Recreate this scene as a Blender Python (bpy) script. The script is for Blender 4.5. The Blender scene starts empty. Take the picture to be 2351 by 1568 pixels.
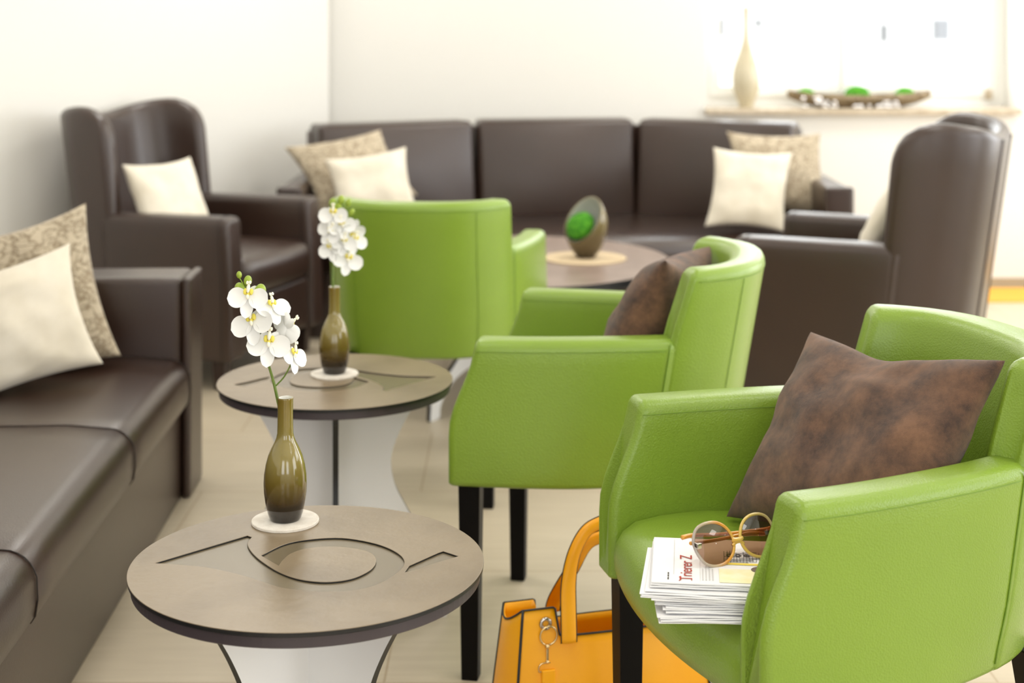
import bpy, bmesh, math, random
from mathutils import Vector, Matrix, noise
random.seed(7)
S = bpy.context.scene
COL = S.collection
PI = math.pi
# ------------------------------------------------------------------ camera
FPX, CXP, HOR, CAMZ = 3490.0, 1175.5, 40.0, 1.30
cd = bpy.data.cameras.new('camera')
cam = bpy.data.objects.new('camera', cd); COL.objects.link(cam)
cam.location = (0, 0, CAMZ); cam.rotation_euler = (PI / 2, 0, 0)
cd.sensor_width = 36.0; cd.lens = FPX / 2351 * 36
cd.shift_y = -(784 - HOR) / 2351
cd.clip_end = 200
cd.dof.use_dof = True; cd.dof.focus_distance = 2.24; cd.dof.aperture_fstop = 3.7
S.camera = cam

def at(px, py, Y):
    """photograph pixel + distance in metres -> point of the room"""
    return Vector(((px - CXP) / FPX * Y, Y, CAMZ - (py - HOR) / FPX * Y))

# ------------------------------------------------------------------ materials
def srgb(r, g, b):
    f = lambda c: (c / 255 / 12.92) if c / 255 <= .04045 else ((c / 255 + .055) / 1.055) ** 2.4
    return (f(r), f(g), f(b), 1)

def mat(name, col, rough=.5, col2=None, mscale=8, mlo=.4, mhi=.65, bump=0, bscale=200, bdist=.002, spec=.5,
        metal=0, coat=0, sheen=0, trans=0, stretch=None, bkind='noise', coatr=.05, detail=4, emis=None, nrough=.5):
    m = bpy.data.materials.new(name); m.use_nodes = True
    nt = m.node_tree; n = nt.nodes; L = nt.links
    b = n['Principled BSDF']
    b.inputs['Base Color'].default_value = col
    b.inputs['Roughness'].default_value = rough
    b.inputs['Metallic'].default_value = metal
    b.inputs['Specular IOR Level'].default_value = spec
    b.inputs['Coat Weight'].default_value = coat
    b.inputs['Coat Roughness'].default_value = coatr
    b.inputs['Sheen Weight'].default_value = sheen
    b.inputs['Transmission Weight'].default_value = trans
    tc = n.new('ShaderNodeTexCoord'); vec = tc.outputs['Object']
    if stretch:
        mp = n.new('ShaderNodeMapping'); mp.inputs['Scale'].default_value = stretch
        L.new(vec, mp.inputs['Vector']); vec = mp.outputs['Vector']
    if col2:
        t = n.new('ShaderNodeTexNoise'); t.inputs['Scale'].default_value = mscale; t.inputs['Detail'].default_value = detail; t.inputs['Roughness'].default_value = nrough
        L.new(vec, t.inputs['Vector'])
        r = n.new('ShaderNodeValToRGB')
        r.color_ramp.elements[0].position = mlo; r.color_ramp.elements[0].color = col
        r.color_ramp.elements[1].position = mhi; r.color_ramp.elements[1].color = col2
        L.new(t.outputs['Fac'], r.inputs['Fac']); L.new(r.outputs['Color'], b.inputs['Base Color'])
    if bump:
        if bkind == 'voronoi':
            t = n.new('ShaderNodeTexVoronoi'); t.feature = 'F1'; out = t.outputs['Distance']
        else:
            t = n.new('ShaderNodeTexNoise'); t.inputs['Detail'].default_value = 3; out = t.outputs['Fac']
        t.inputs['Scale'].default_value = bscale
        L.new(vec, t.inputs['Vector'])
        bp = n.new('ShaderNodeBump'); bp.inputs['Strength'].default_value = bump; bp.inputs['Distance'].default_value = bdist
        L.new(out, bp.inputs['Height']); L.new(bp.outputs['Normal'], b.inputs['Normal'])
    return m

def ramp_mat(name, axis, stops, rough=.2, coat=0, spec=.5, lo=0, hi=1):
    """colour that runs along an object axis (layered glass, two-tone plastic)"""
    m = bpy.data.materials.new(name); m.use_nodes = True
    nt = m.node_tree; n = nt.nodes; L = nt.links; b = n['Principled BSDF']
    tc = n.new('ShaderNodeTexCoord'); sp = n.new('ShaderNodeSeparateXYZ'); L.new(tc.outputs['Object'], sp.inputs[0])
    mr = n.new('ShaderNodeMapRange'); mr.inputs['From Min'].default_value = lo; mr.inputs['From Max'].default_value = hi
    L.new(sp.outputs[axis], mr.inputs['Value'])
    r = n.new('ShaderNodeValToRGB'); e = r.color_ramp.elements
    e[0].position, e[0].color = stops[0]; e[1].position, e[1].color = stops[-1]
    for p, c in stops[1:-1]:
        x = e.new(p); x.color = c
    L.new(mr.outputs['Result'], r.inputs['Fac']); L.new(r.outputs['Color'], b.inputs['Base Color'])
    b.inputs['Roughness'].default_value = rough; b.inputs['Coat Weight'].default_value = coat
    b.inputs['Coat Roughness'].default_value = .03; b.inputs['Specular IOR Level'].default_value = spec
    return m

def thin_glass(name, tint, gloss=.08, rough=0):
    m = bpy.data.materials.new(name); m.use_nodes = True
    nt = m.node_tree; n = nt.nodes; L = nt.links; n.remove(n['Principled BSDF'])
    t = n.new('ShaderNodeBsdfTransparent'); t.inputs[0].default_value = tint
    g = n.new('ShaderNodeBsdfGlossy'); g.inputs['Roughness'].default_value = rough
    mx = n.new('ShaderNodeMixShader'); mx.inputs[0].default_value = gloss
    L.new(t.outputs[0], mx.inputs[1]); L.new(g.outputs[0], mx.inputs[2])
    L.new(mx.outputs[0], n['Material Output'].inputs[0])
    return m

M = {}
def crinkle_mat():
    m = bpy.data.materials.new('crinkled taupe fabric'); m.use_nodes = True
    nt = m.node_tree; n = nt.nodes; L = nt.links; b = n['Principled BSDF']; b.inputs['Roughness'].default_value = .8; b.inputs['Sheen Weight'].default_value = .15
    tc = n.new('ShaderNodeTexCoord'); mp = n.new('ShaderNodeMapping'); mp.inputs['Scale'].default_value = (17, 40, 17)
    nz = n.new('ShaderNodeTexNoise'); nz.inputs['Scale'].default_value = 26; nz.inputs['Detail'].default_value = 3
    ad = n.new('ShaderNodeMix'); ad.data_type = 'RGBA'; ad.blend_type = 'LINEAR_LIGHT'; ad.inputs['Factor'].default_value = .06
    L.new(tc.outputs['Object'], nz.inputs['Vector']); L.new(tc.outputs['Object'], ad.inputs['A']); L.new(nz.outputs['Color'], ad.inputs['B'])
    L.new(ad.outputs['Result'], mp.inputs['Vector'])
    v = n.new('ShaderNodeTexVoronoi'); v.feature = 'DISTANCE_TO_EDGE'; v.inputs['Scale'].default_value = 1; L.new(mp.outputs[0], v.inputs['Vector'])
    r = n.new('ShaderNodeValToRGB'); e = r.color_ramp.elements; e[0].position = .0; e[0].color = srgb(142, 126, 102); e[1].position = .16; e[1].color = srgb(192, 178, 154)
    L.new(v.outputs['Distance'], r.inputs['Fac']); L.new(r.outputs['Color'], b.inputs['Base Color'])
    bp = n.new('ShaderNodeBump'); bp.inputs['Strength'].default_value = .9; bp.inputs['Distance'].default_value = .006
    L.new(r.outputs['Color'], bp.inputs['Height']); L.new(bp.outputs['Normal'], b.inputs['Normal'])
    return m
M['wall'] = mat('wall paint', srgb(230, 228, 222), .7, bump=.05, bscale=120)
M['ceiling'] = mat('ceiling paint', srgb(245, 244, 240), .8)
M['frame'] = mat('window plastic', srgb(240, 240, 236), .35)
M['sill'] = mat('sill stone', srgb(196, 182, 160), .35, srgb(178, 163, 140), 30)
M['skirt'] = mat('skirting', srgb(165, 150, 125), .5)
M['pane'] = thin_glass('window glass', (.97, .98, .98, 1), .05)
M['green'] = mat('green leather', srgb(130, 160, 50), .36, srgb(125, 155, 47), 3, bump=.35, bscale=330, bdist=.0012, bkind='voronoi', coat=.25, coatr=.28)
M['green_seam'] = mat('green thread', srgb(112, 145, 42), .5)
M['brown'] = mat('brown leather', srgb(52, 34, 25), .33, srgb(46, 30, 22), 3, bump=.3, bscale=380, bdist=.001, bkind='voronoi', spec=.6, coat=.22, coatr=.24)
M['brown_seam'] = mat('brown thread', srgb(38, 27, 21), .5)
M['black_wood'] = mat('black lacquered wood', srgb(7, 5, 5), .45, spec=.15)
M['dark_wood'] = mat('dark stained wood', srgb(48, 30, 24), .35)
M['cream'] = mat('cream linen', srgb(228, 220, 203), .9, srgb(220, 211, 192), 12, bump=.25, bscale=700, bdist=.001, sheen=.2)
M['taupe'] = crinkle_mat()
M['velvet'] = mat('brown velvet', srgb(58, 37, 25), .75, srgb(124, 88, 62), 13, .38, .64, bump=.7, bscale=1300, bdist=.0015, sheen=.18, detail=12, nrough=.72)
M['laminate'] = mat('leathery laminate', srgb(134, 118, 95), .34, srgb(104, 89, 68), 5, .46, .74, bump=.3, bscale=45, bdist=.002, detail=10)
M['recess'] = mat('smooth laminate', srgb(112, 101, 80), .25)
M['edge_black'] = mat('black core edge', srgb(26, 27, 28), .4)
M['edge_plum'] = mat('plum grey edge', srgb(66, 58, 62), .4)
M['hpl_white'] = mat('white laminate', srgb(240, 240, 240), .3)
M['felt'] = mat('white felt', srgb(236, 230, 220), .95, srgb(222, 214, 202), 60, bump=.5, bscale=300, bdist=.001)
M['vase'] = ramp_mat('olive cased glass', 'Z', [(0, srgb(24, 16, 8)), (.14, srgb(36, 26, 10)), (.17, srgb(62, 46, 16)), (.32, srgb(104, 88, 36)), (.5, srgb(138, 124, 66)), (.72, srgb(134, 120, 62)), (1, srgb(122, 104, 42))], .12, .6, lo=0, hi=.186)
M['vase_in'] = mat('white glass lining', srgb(245, 244, 238), .2)
M['petal'] = mat('white petal', srgb(243, 243, 240), .5, emis=None)
M['lip'] = mat('yellow lip', srgb(238, 222, 90), .5, srgb(150, 90, 50), 160, .6, .75)
M['lipw'] = mat('pale column', srgb(250, 246, 225), .5)
M['stem'] = mat('green stem', srgb(118, 140, 54), .5, srgb(84, 110, 36), 40)
M['bud'] = mat('green bud', srgb(158, 178, 62), .45, srgb(130, 156, 50), 120)
M['moss'] = mat('green moss', srgb(92, 168, 38), .95, srgb(50, 128, 20), 90, .4, .6, bump=1, bscale=160, bdist=.006)
M['egg'] = ramp_mat('olive glazed ceramic', 'Z', [(0, srgb(62, 50, 32)), (.3, srgb(92, 78, 48)), (.6, srgb(122, 110, 72)), (1, srgb(140, 128, 94))], .22, .3, lo=0, hi=.2)
M['egg_in'] = mat('silver grey lining', srgb(196, 197, 190), .3)
M['mat'] = mat('beige felt', srgb(205, 184, 150), .9, bump=.3, bscale=300, bdist=.001)
M['table3'] = mat('taupe laminate', srgb(150, 132, 122), .3, srgb(136, 118, 108), 9)
M['paper'] = mat('newsprint', srgb(240, 240, 242), .8)
M['ink_red'] = mat('red ink', srgb(176, 62, 46), .8)
M['ink_black'] = mat('black ink', srgb(70, 66, 62), .8)
M['ink_grey'] = mat('grey ink', srgb(205, 204, 204), .8)
M['ink_yellow'] = mat('yellow ink', srgb(238, 214, 92), .8)
M['ink_pale'] = mat('pale print', srgb(244, 240, 205), .8, srgb(240, 232, 180), 40)
M['ink_skin'] = mat('skin print', srgb(240, 205, 170), .8)
M['ink_hair'] = mat('brown print', srgb(110, 96, 84), .8)
M['bag'] = mat('orange leather', srgb(255, 178, 0), .42, srgb(252, 170, 0), 6, bump=.15, bscale=300, bdist=.001, coat=.1, coatr=.3)
M['piping'] = mat('black piping', srgb(34, 34, 38), .45)
M['gold'] = mat('pale gold metal', srgb(226, 200, 150), .2, metal=1)
M['steel'] = mat('polished steel', srgb(200, 195, 190), .15, metal=1)
M['sun_frame'] = ramp_mat('grey to amber acetate', 'X', [(0, srgb(176, 166, 160)), (.2, srgb(190, 170, 140)), (.34, srgb(222, 150, 50)), (.5, srgb(222, 186, 90)), (.72, srgb(206, 178, 90)), (1, srgb(170, 156, 120))], .15, .6, lo=-.072, hi=.072)
M['amber'] = mat('amber acetate', srgb(226, 160, 60), .2, coat=.5)
M['lens'] = thin_glass('brown gradient lens', (.36, .21, .13, 1), .1)
M['tall'] = mat('sand glazed ceramic', srgb(196, 186, 160), .3, srgb(184, 172, 142), 8, coat=.2)
M['bowl'] = mat('mother of pearl mosaic', srgb(150, 132, 104), .22, srgb(100, 84, 58), 70, .42, .58, bump=.8, bscale=60, bdist=.004, bkind='voronoi', metal=.25)
M['bead'] = mat('silvered glass', srgb(225, 222, 220), .08, metal=1)
M['facade'] = mat('white render', srgb(245, 245, 245), .9)
M['house_glass'] = mat('grey window', srgb(110, 112, 116), .3)
M['ground'] = mat('pale paving', srgb(220, 216, 208), .9)
M['yellow_band'] = mat('yellow band', srgb(238, 172, 60), .7)

def floor_colour():
    m = bpy.data.materials.new('beige floor tiles'); m.use_nodes = True
    nt = m.node_tree; n = nt.nodes; L = nt.links; b = n['Principled BSDF']
    tc = n.new('ShaderNodeTexCoord')
    br = n.new('ShaderNodeTexBrick'); br.offset = .5
    br.inputs['Color1'].default_value = srgb(203, 190, 167); br.inputs['Color2'].default_value = srgb(199, 186, 162)
    br.inputs['Mortar'].default_value = srgb(178, 160, 132)
    br.inputs['Scale'].default_value = 1; br.inputs['Brick Width'].default_value = 1.2; br.inputs['Row Height'].default_value = .6
    br.inputs['Mortar Size'].default_value = .003; br.inputs['Mortar Smooth'].default_value = .3
    mp = n.new('ShaderNodeMapping'); mp.inputs['Location'].default_value = (.25, .03, 0)
    L.new(tc.outputs['Object'], mp.inputs['Vector']); L.new(mp.outputs[0], br.inputs['Vector'])
    ms = n.new('ShaderNodeMapping'); ms.inputs['Scale'].default_value = (1.5, 14, 1)
    L.new(tc.outputs['Object'], ms.inputs['Vector'])
    nz = n.new('ShaderNodeTexNoise'); nz.inputs['Scale'].default_value = 3; nz.inputs['Detail'].default_value = 6
    L.new(ms.outputs[0], nz.inputs['Vector'])
    mx = n.new('ShaderNodeMix'); mx.data_type = 'RGBA'; mx.blend_type = 'MULTIPLY'; mx.inputs['Factor'].default_value = .35
    rp = n.new('ShaderNodeValToRGB'); rp.color_ramp.elements[0].color = (.72, .70, .66, 1); rp.color_ramp.elements[0].position = .3; rp.color_ramp.elements[1].position = .7
    L.new(nz.outputs['Fac'], rp.inputs['Fac'])
    L.new(br.outputs['Color'], mx.inputs['A']); L.new(rp.outputs['Color'], mx.inputs['B'])
    L.new(mx.outputs['Result'], b.inputs['Base Color'])
    b.inputs['Roughness'].default_value = .38
    bp = n.new('ShaderNodeBump'); bp.inputs['Strength'].default_value = .15; bp.inputs['Distance'].default_value = .002
    L.new(nz.outputs['Fac'], bp.inputs['Height']); L.new(bp.outputs['Normal'], b.inputs['Normal'])
    return m
M['floor'] = floor_colour()

# ------------------------------------------------------------------ building helpers
def mk(name, verts, faces, m, parent=None, smooth=True, mats=None, fm=None):
    me = bpy.data.meshes.new(name)
    me.from_pydata([tuple(v) for v in verts], [], faces)
    me.validate()
    for x in (mats or [m]): me.materials.append(x)
    bm = bmesh.new(); bm.from_mesh(me); bmesh.ops.recalc_face_normals(bm, faces=bm.faces); bm.to_mesh(me); bm.free()
    if smooth: me.polygons.foreach_set('use_smooth', [True] * len(me.polygons))
    if fm:
        for p in me.polygons: p.material_index = fm(p)
    o = bpy.data.objects.new(name, me); COL.objects.link(o)
    if parent: o.parent = parent
    return o

class MB:
    """collects vertices and faces of one part"""
    def __init__(s): s.v = []; s.f = []
    def add(s, v, f):
        k = len(s.v); s.v += [Vector(p) for p in v]; s.f += [tuple(i + k for i in q) for q in f]; return s
    def build(s, name, m, parent=None, smooth=True, **k): return mk(name, s.v, s.f, m, parent, smooth, **k)

def loft(rings, cap=True, closed=True):
    n = len(rings[0]); v = [p for r in rings for p in r]; f = []
    for i in range(len(rings) - 1):
        for j in range(n if closed else n - 1):
            a = i * n + j; b = i * n + (j + 1) % n
            f.append((a, b, b + n, a + n))
    if cap and closed:
        f.append(tuple(range(n - 1, -1, -1))); f.append(tuple((len(rings) - 1) * n + j for j in range(n)))
    return v, f

def catmull(p, n, closed=False):
    p = [Vector(q) for q in p]; out = []; m = len(p)
    for i in range(m if closed else m - 1):
        a, b = p[i], p[(i + 1) % m]
        z = p[i - 1] if (i or closed) else a * 2 - b
        c = p[(i + 2) % m] if (closed or i + 2 < m) else b * 2 - a
        for k in range(n):
            t = k / n
            out.append(.5 * ((2 * a) + (b - z) * t + (2 * z - 5 * a + 4 * b - c) * t * t + (3 * a - z - 3 * b + c) * t ** 3))
    if not closed: out.append(p[-1])
    return out

def tube(pts, r, seg=8, closed=False):
    pts = [Vector(p) for p in pts]; rings = []; n = len(pts); ref = None
    for i, p in enumerate(pts):
        a = pts[i - 1] if (i or closed) else p; b = pts[(i + 1) % n] if (closed or i + 1 < n) else p
        t = (b - a).normalized()
        if ref is None:
            ref = t.orthogonal().normalized()
        ref = (ref - t * ref.dot(t)).normalized(); bn = t.cross(ref)
        rr = r[i] if isinstance(r, (list, tuple)) else r
        rings.append([p + (ref * math.cos(2 * PI * k / seg) + bn * math.sin(2 * PI * k / seg)) * rr for k in range(seg)])
    if closed:
        rings.append(rings[0]); v, f = loft(rings, cap=False); return v, f
    return loft(rings)

def lathe(prof, seg=40, cap=False):
    rings = [[Vector((r * math.cos(2 * PI * k / seg), r * math.sin(2 * PI * k / seg), z)) for k in range(seg)] for r, z in prof]
    v, f = loft(rings, cap=False); n = len(rings)
    if prof[0][0] < 1e-6 or cap: f.append(tuple(range(seg - 1, -1, -1)))
    if prof[-1][0] < 1e-6 or cap: f.append(tuple((n - 1) * seg + j for j in range(seg)))
    return v, f

def ss(a, b, x):
    t = max(0, min(1, (x - a) / (b - a))); return t * t * (3 - 2 * t)

def rrect(n0, n1, z0, z1, rt, rb, nz=8, na=4):
    """rounded upright rectangle, starts low on the n0 side"""
    rt = min(rt, (n1 - n0) / 2, (z1 - z0) / 2); rb = min(rb, (n1 - n0) / 2, (z1 - z0) / 2); p = []
    for k in range(nz + 1): p.append((n0, z0 + rb + (z1 - rt - z0 - rb) * k / nz))
    for k in range(1, na + 1): a = PI - PI / 2 * k / na; p.append((n0 + rt + rt * math.cos(a), z1 - rt + rt * math.sin(a)))
    p.append(((n0 + n1) / 2, z1))
    for k in range(na + 1): a = PI / 2 - PI / 2 * k / na; p.append((n1 - rt + rt * math.cos(a), z1 - rt + rt * math.sin(a)))
    for k in range(1, nz + 1): p.append((n1, z1 - rt - (z1 - rt - z0 - rb) * k / nz))
    for k in range(1, na + 1): a = -PI / 2 * k / na; p.append((n1 - rb + rb * math.cos(a), z0 + rb + rb * math.sin(a)))
    p.append(((n0 + n1) / 2, z0))
    for k in range(na): a = -PI / 2 - PI / 2 * k / na; p.append((n0 + rb + rb * math.cos(a), z0 + rb + rb * math.sin(a)))
    return p

class Path:
    def __init__(s, pts):
        s.p = catmull([(x, y, 0) for x, y in pts], 8); s.d = [0]
        for a, b in zip(s.p, s.p[1:]): s.d.append(s.d[-1] + (b - a).length)
        s.L = s.d[-1]
    def at(s, q):
        q = max(0, min(s.L, q)); i = 0
        while i < len(s.d) - 2 and s.d[i + 1] < q: i += 1
        t = (q - s.d[i]) / max(1e-9, s.d[i + 1] - s.d[i])
        p = s.p[i].lerp(s.p[i + 1], t)
        e = .012; 
        def raw(u):
            u = max(0, min(s.L, u)); k = 0
            while k < len(s.d) - 2 and s.d[k + 1] < u: k += 1
            return s.p[k].lerp(s.p[k + 1], (u - s.d[k]) / max(1e-9, s.d[k + 1] - s.d[k]))
        t = (raw(q + e) - raw(q - e)).normalized()
        return p, Vector((t.y, -t.x, 0))

def shell(path, a, b, h, zb, zt, warp, r0=.02, r1=.02, rt=.022, rb=.012, noff=0, step=.03, nz=9):
    """upholstered wall standing on a plan path, from a to b along it; h = half thickness, zt(q) = top"""
    st = []
    th = [0, .12, .3, .55, .8, 1.0]
    if r0: st += [(a + r0 * (1 - math.cos(PI / 2 * t)), r0 * (1 - math.sin(PI / 2 * t))) for t in th]
    else: st.append((a, 0))
    q0 = a + r0; q1 = b - r1; n = max(2, int((q1 - q0) / step))
    st += [(q0 + (q1 - q0) * k / n, 0) for k in range(1, n)]
    if r1: st += [(b - r1 * (1 - math.cos(PI / 2 * t)), r1 * (1 - math.sin(PI / 2 * t))) for t in reversed(th)]
    else: st.append((b, 0))
    rings = []
    for i, (q, ins) in enumerate(st):
        p, nn = path.at(q)
        sec = rrect(-h + ins, h - ins, zb + ins * .5, zt(q) - ins, max(rt - ins, .003), max(rb - ins, .003), nz)
        rings.append([warp(p + nn * (u + noff) + Vector((0, 0, z))) for u, z in sec])
    f0 = [v.lerp(sum(rings[0], Vector()) / len(rings[0]), .12) for v in rings[0]]
    f1 = [v.lerp(sum(rings[-1], Vector()) / len(rings[-1]), .12) for v in rings[-1]]
    return loft([f0] + rings + [f1])

def softbox(lo, hi, r, puff=(0, 0, 0), n=8, warp=None):
    """box with rounded edges and, if wanted, cushioned faces"""
    lo, hi = Vector(lo), Vector(hi)
    def grid(a, b):
        rr = min(r, (b - a) / 2 - 1e-5)
        e = [0, .2, .45, .72]
        return [a + rr * x for x in e] + [a + rr + (b - a - 2 * rr) * k / n for k in range(n + 1)] + [b - rr * x for x in reversed(e)]
    G = [grid(lo[i], hi[i]) for i in range(3)]
    idx = {}; V = []; F = []
    rr = Vector([min(r, (hi[i] - lo[i]) / 2 - 1e-5) for i in range(3)])
    mid = (lo + hi) / 2; hf = (hi - lo) / 2
    def vert(i, j, k):
        key = (i, j, k)
        if key not in idx:
            q = Vector((G[0][i], G[1][j], G[2][k]))
            inn = Vector([max(lo[c] + rr[c], min(hi[c] - rr[c], q[c])) for c in range(3)])
            d = Vector([(q[c] - inn[c]) / rr[c] for c in range(3)])
            if d.length > 1e-9:
                d = d.normalized(); q = inn + Vector([d[c] * rr[c] for c in range(3)])
            u = [(q[c] - mid[c]) / hf[c] for c in range(3)]
            for c in range(3):
                o1, o2 = (c + 1) % 3, (c + 2) % 3
                q[c] += puff[c] * u[c] * max(0, 1 - u[o1] ** 2) * max(0, 1 - u[o2] ** 2)
            if warp: q = warp(q)
            idx[key] = len(V); V.append(q)
        return idx[key]
    N = [len(g) - 1 for g in G]
    for i in range(N[0]):
        for j in range(N[1]):
            for k in (0, N[2]): F.append((vert(i, j, k), vert(i + 1, j, k), vert(i + 1, j + 1, k), vert(i, j + 1, k)))
    for i in range(N[0]):
        for k in range(N[2]):
            for j in (0, N[1]): F.append((vert(i, j, k), vert(i + 1, j, k), vert(i + 1, j, k + 1), vert(i, j, k + 1)))
    for j in range(N[1]):
        for k in range(N[2]):
            for i in (0, N[0]): F.append((vert(i, j, k), vert(i, j + 1, k), vert(i, j + 1, k + 1), vert(i, j, k + 1)))
    return V, F

def prism(prof, stations, put):
    """profile carried along stations [(pos, inset)]; put(u, v, pos) -> point"""
    n = len(prof); P = [Vector((x, y)) for x, y in prof]; N = []
    area = sum(P[i].x * P[(i + 1) % n].y - P[(i + 1) % n].x * P[i].y for i in range(n))
    sg = 1 if area > 0 else -1
    for i in range(n):
        t = (P[(i + 1) % n] - P[i - 1]).normalized(); N.append(Vector((-t.y, t.x)) * sg)
    return loft([[put(*(P[i] + N[i] * ins), pos) for i in range(n)] for pos, ins in stations])

def ends(a, b, r, n=10):
    th = [0, .15, .35, .6, 1]
    return [(a + r * (1 - math.cos(PI / 2 * t)), r * (1 - math.sin(PI / 2 * t))) for t in th] + \
           [(a + r + (b - a - 2 * r) * k / n, 0) for k in range(1, n)] + \
           [(b - r * (1 - math.cos(PI / 2 * t)), r * (1 - math.sin(PI / 2 * t))) for t in reversed(th)]

def box(lo, hi):
    x0, y0, z0 = lo; x1, y1, z1 = hi
    return ([(x0, y0, z0), (x1, y0, z0), (x1, y1, z0), (x0, y1, z0), (x0, y0, z1), (x1, y0, z1), (x1, y1, z1), (x0, y1, z1)],
            [(0, 3, 2, 1), (4, 5, 6, 7), (0, 1, 5, 4), (1, 2, 6, 5), (2, 3, 7, 6), (3, 0, 4, 7)])

def thing(name, label, cat, loc=(0, 0, 0), rz=0, group=None):
    o = bpy.data.objects.new(name, None); COL.objects.link(o); o.empty_display_size = .1
    o.location = loc; o.rotation_euler = (0, 0, rz); o['label'] = label; o['category'] = cat
    if group: o['group'] = group
    return o
def tag(o, label, cat, group=None):
    o['label'] = label; o['category'] = cat
    if group: o['group'] = group
    return o
def struct(name, mb, m, parent=None, smooth=False):
    o = mb.build(name, m, parent, smooth); o['kind'] = 'structure'; return o
def dup(root, loc, rz, label, group=None):
    r = root.copy(); COL.objects.link(r); r.location = loc; r.rotation_euler = (0, 0, rz); r['label'] = label
    if group: r['group'] = group
    for ch in list(root.children):
        c = ch.copy(); COL.objects.link(c); c.parent = r
        for g in list(ch.children):
            d = g.copy(); COL.objects.link(d); d.parent = c
    return r

# ------------------------------------------------------------------ the room
YB = 7.32
struct('floor', MB().add(*box((-4.0, -2.4, -.1), (4.4, YB, 0))), M['floor'])
struct('ceiling', MB().add(*box((-4.0, -2.4, 2.9), (4.4, YB + .3, 3.0))), M['ceiling'])
WX0, WX1, WZ0, WZ1 = .930, 2.440, .861, 2.35
wb = MB()
wb.add(*box((-1.04, YB, 0), (WX0, YB + .3, 2.9))); wb.add(*box((WX1, YB, 0), (4.4, YB + .3, 2.9)))
wb.add(*box((WX0, YB, 0), (WX1, YB + .3, WZ0 - .026))); wb.add(*box((WX0, YB, WZ1), (WX1, YB + .3, 2.9)))
struct('wall_back', wb, M['wall'])
def wall_between(name, a, b, t=.2):
    a, b = Vector((*a, 0)), Vector((*b, 0)); d = (b - a).normalized(); n = Vector((-d.y, d.x, 0)) * t
    q = [a, b, b + n, a + n]
    struct(name, MB().add(q + [p + Vector((0, 0, 2.9)) for p in q], [(0, 3, 2, 1), (4, 5, 6, 7), (0, 1, 5, 4), (1, 2, 6, 5), (2, 3, 7, 6), (3, 0, 4, 7)]), M['wall'])
wall_between('wall_corner', (-1.04, YB), (-2.4, 5.105))
wall_between('wall_left', (-2.4, 5.105), (-2.4, -2.4))
# walls behind the camera and to the right carry the big windows that light the room
def pierced(name, axis, c0, c1, holes, z0, z1, rng):
    mb = MB(); a = rng[0]
    bx = (lambda p0, p1, q0, q1: box((c0, p0, q0), (c1, p1, q1))) if axis == 'x' else (lambda p0, p1, q0, q1: box((p0, c0, q0), (p1, c1, q1)))
    for h0, h1 in holes:
        mb.add(*bx(a, h0, 0, 2.9)); mb.add(*bx(h0, h1, 0, z0)); mb.add(*bx(h0, h1, z1, 2.9)); a = h1
    mb.add(*bx(a, rng[1], 0, 2.9)); struct(name, mb, M['wall'])
pierced('wall_right', 'x', 4.2, 4.4, [(-.6, 1.2), (2.2, 4.0), (5.0, 6.8)], .5, 2.4, (-2.4, YB))
pierced('wall_front', 'y', -2.4, -2.2, [(-1.3, -.1), (.9, 2.1)], .8, 2.3, (-2.4, 4.2))
struct('trim_sill', MB().add(*softbox((WX0 - .002, YB - .05, WZ0 - .026), (WX1 + .002, YB + .19, WZ0), .004, n=2)), M['sill'])
struct('baseboard_back', MB().add(*box((-1.0, YB - .014, 0), (4.2, YB, .047))), M['skirt'])
# window
def window():
    w = bpy.data.objects.new('window_1', None); COL.objects.link(w); w.location = (WX0, YB + .2, WZ0); w['kind'] = 'structure'
    W, Hh = WX1 - WX0, WZ1 - WZ0
    def st(n, mb, m): o = mb.build(n, m, w, False); o['kind'] = 'structure'; return o
    fr = MB()
    for lo, hi in (((0, 0, 0), (.05, .07, Hh)), ((W - .05, 0, 0), (W, .07, Hh)), ((.05, 0, 0), (W - .05, .07, .05)), ((.05, 0, Hh - .05), (W - .05, .07, Hh)), ((.665, 0, .05), (.705, .07, Hh - .05))):
        fr.add(*box(lo, hi))
    st('window_frame', fr, M['frame'])
    for x0, x1 in ((.05, .665), (.705, W - .05)):
        sa = MB(); z0, z1 = .05, Hh - .05
        for lo, hi in (((x0, -.012, z0), (x0 + .045, .05, z1)), ((x1 - .045, -.012, z0), (x1, .05, z1)), ((x0 + .045, -.012, z0), (x1 - .045, .05, z0 + .05)), ((x0 + .045, -.012, z1 - .05), (x1 - .045, .05, z1))):
            sa.add(*box(lo, hi))
        s = st('window_sash', sa, M['frame'])
        g = MB().add(*box((x0 + .04, .02, z0 + .045), (x1 - .04, .026, z1 - .045))).build('window_pane', M['pane'], s, False); g['kind'] = 'structure'
    st('window_hinge', MB().add(*softbox((W - .105, -.03, .035), (W - .07, -.005, .085), .008, n=2)), M['sill'])
window()
# outside
struct('ground_outside', MB().add(*box((-6, YB + .3, -.12), (24, 24, -.02))), M['ground'])
hs = thing('house', 'overexposed white house seen through the window', 'house', (6, 20, -.02))
MB().add(*box((-14, 0, 0), (14, .4, 7))).build('facade', M['facade'], hs, False)
for px, py0, py1, w in ((1653, 42, 84, .08), (1741, 44, 62, .07), (2029, 56, 96, .07), (2160, 44, 92, .22)):
    p0 = at(px, py0, 20); p1 = at(px, py1, 20)
    MB().add(*box((p0.x - w / 2 - 6, -.02, p1.z + .02), (p0.x + w / 2 - 6, .01, p0.z + .02))).build('window', M['house_glass'], hs, False)

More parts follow.
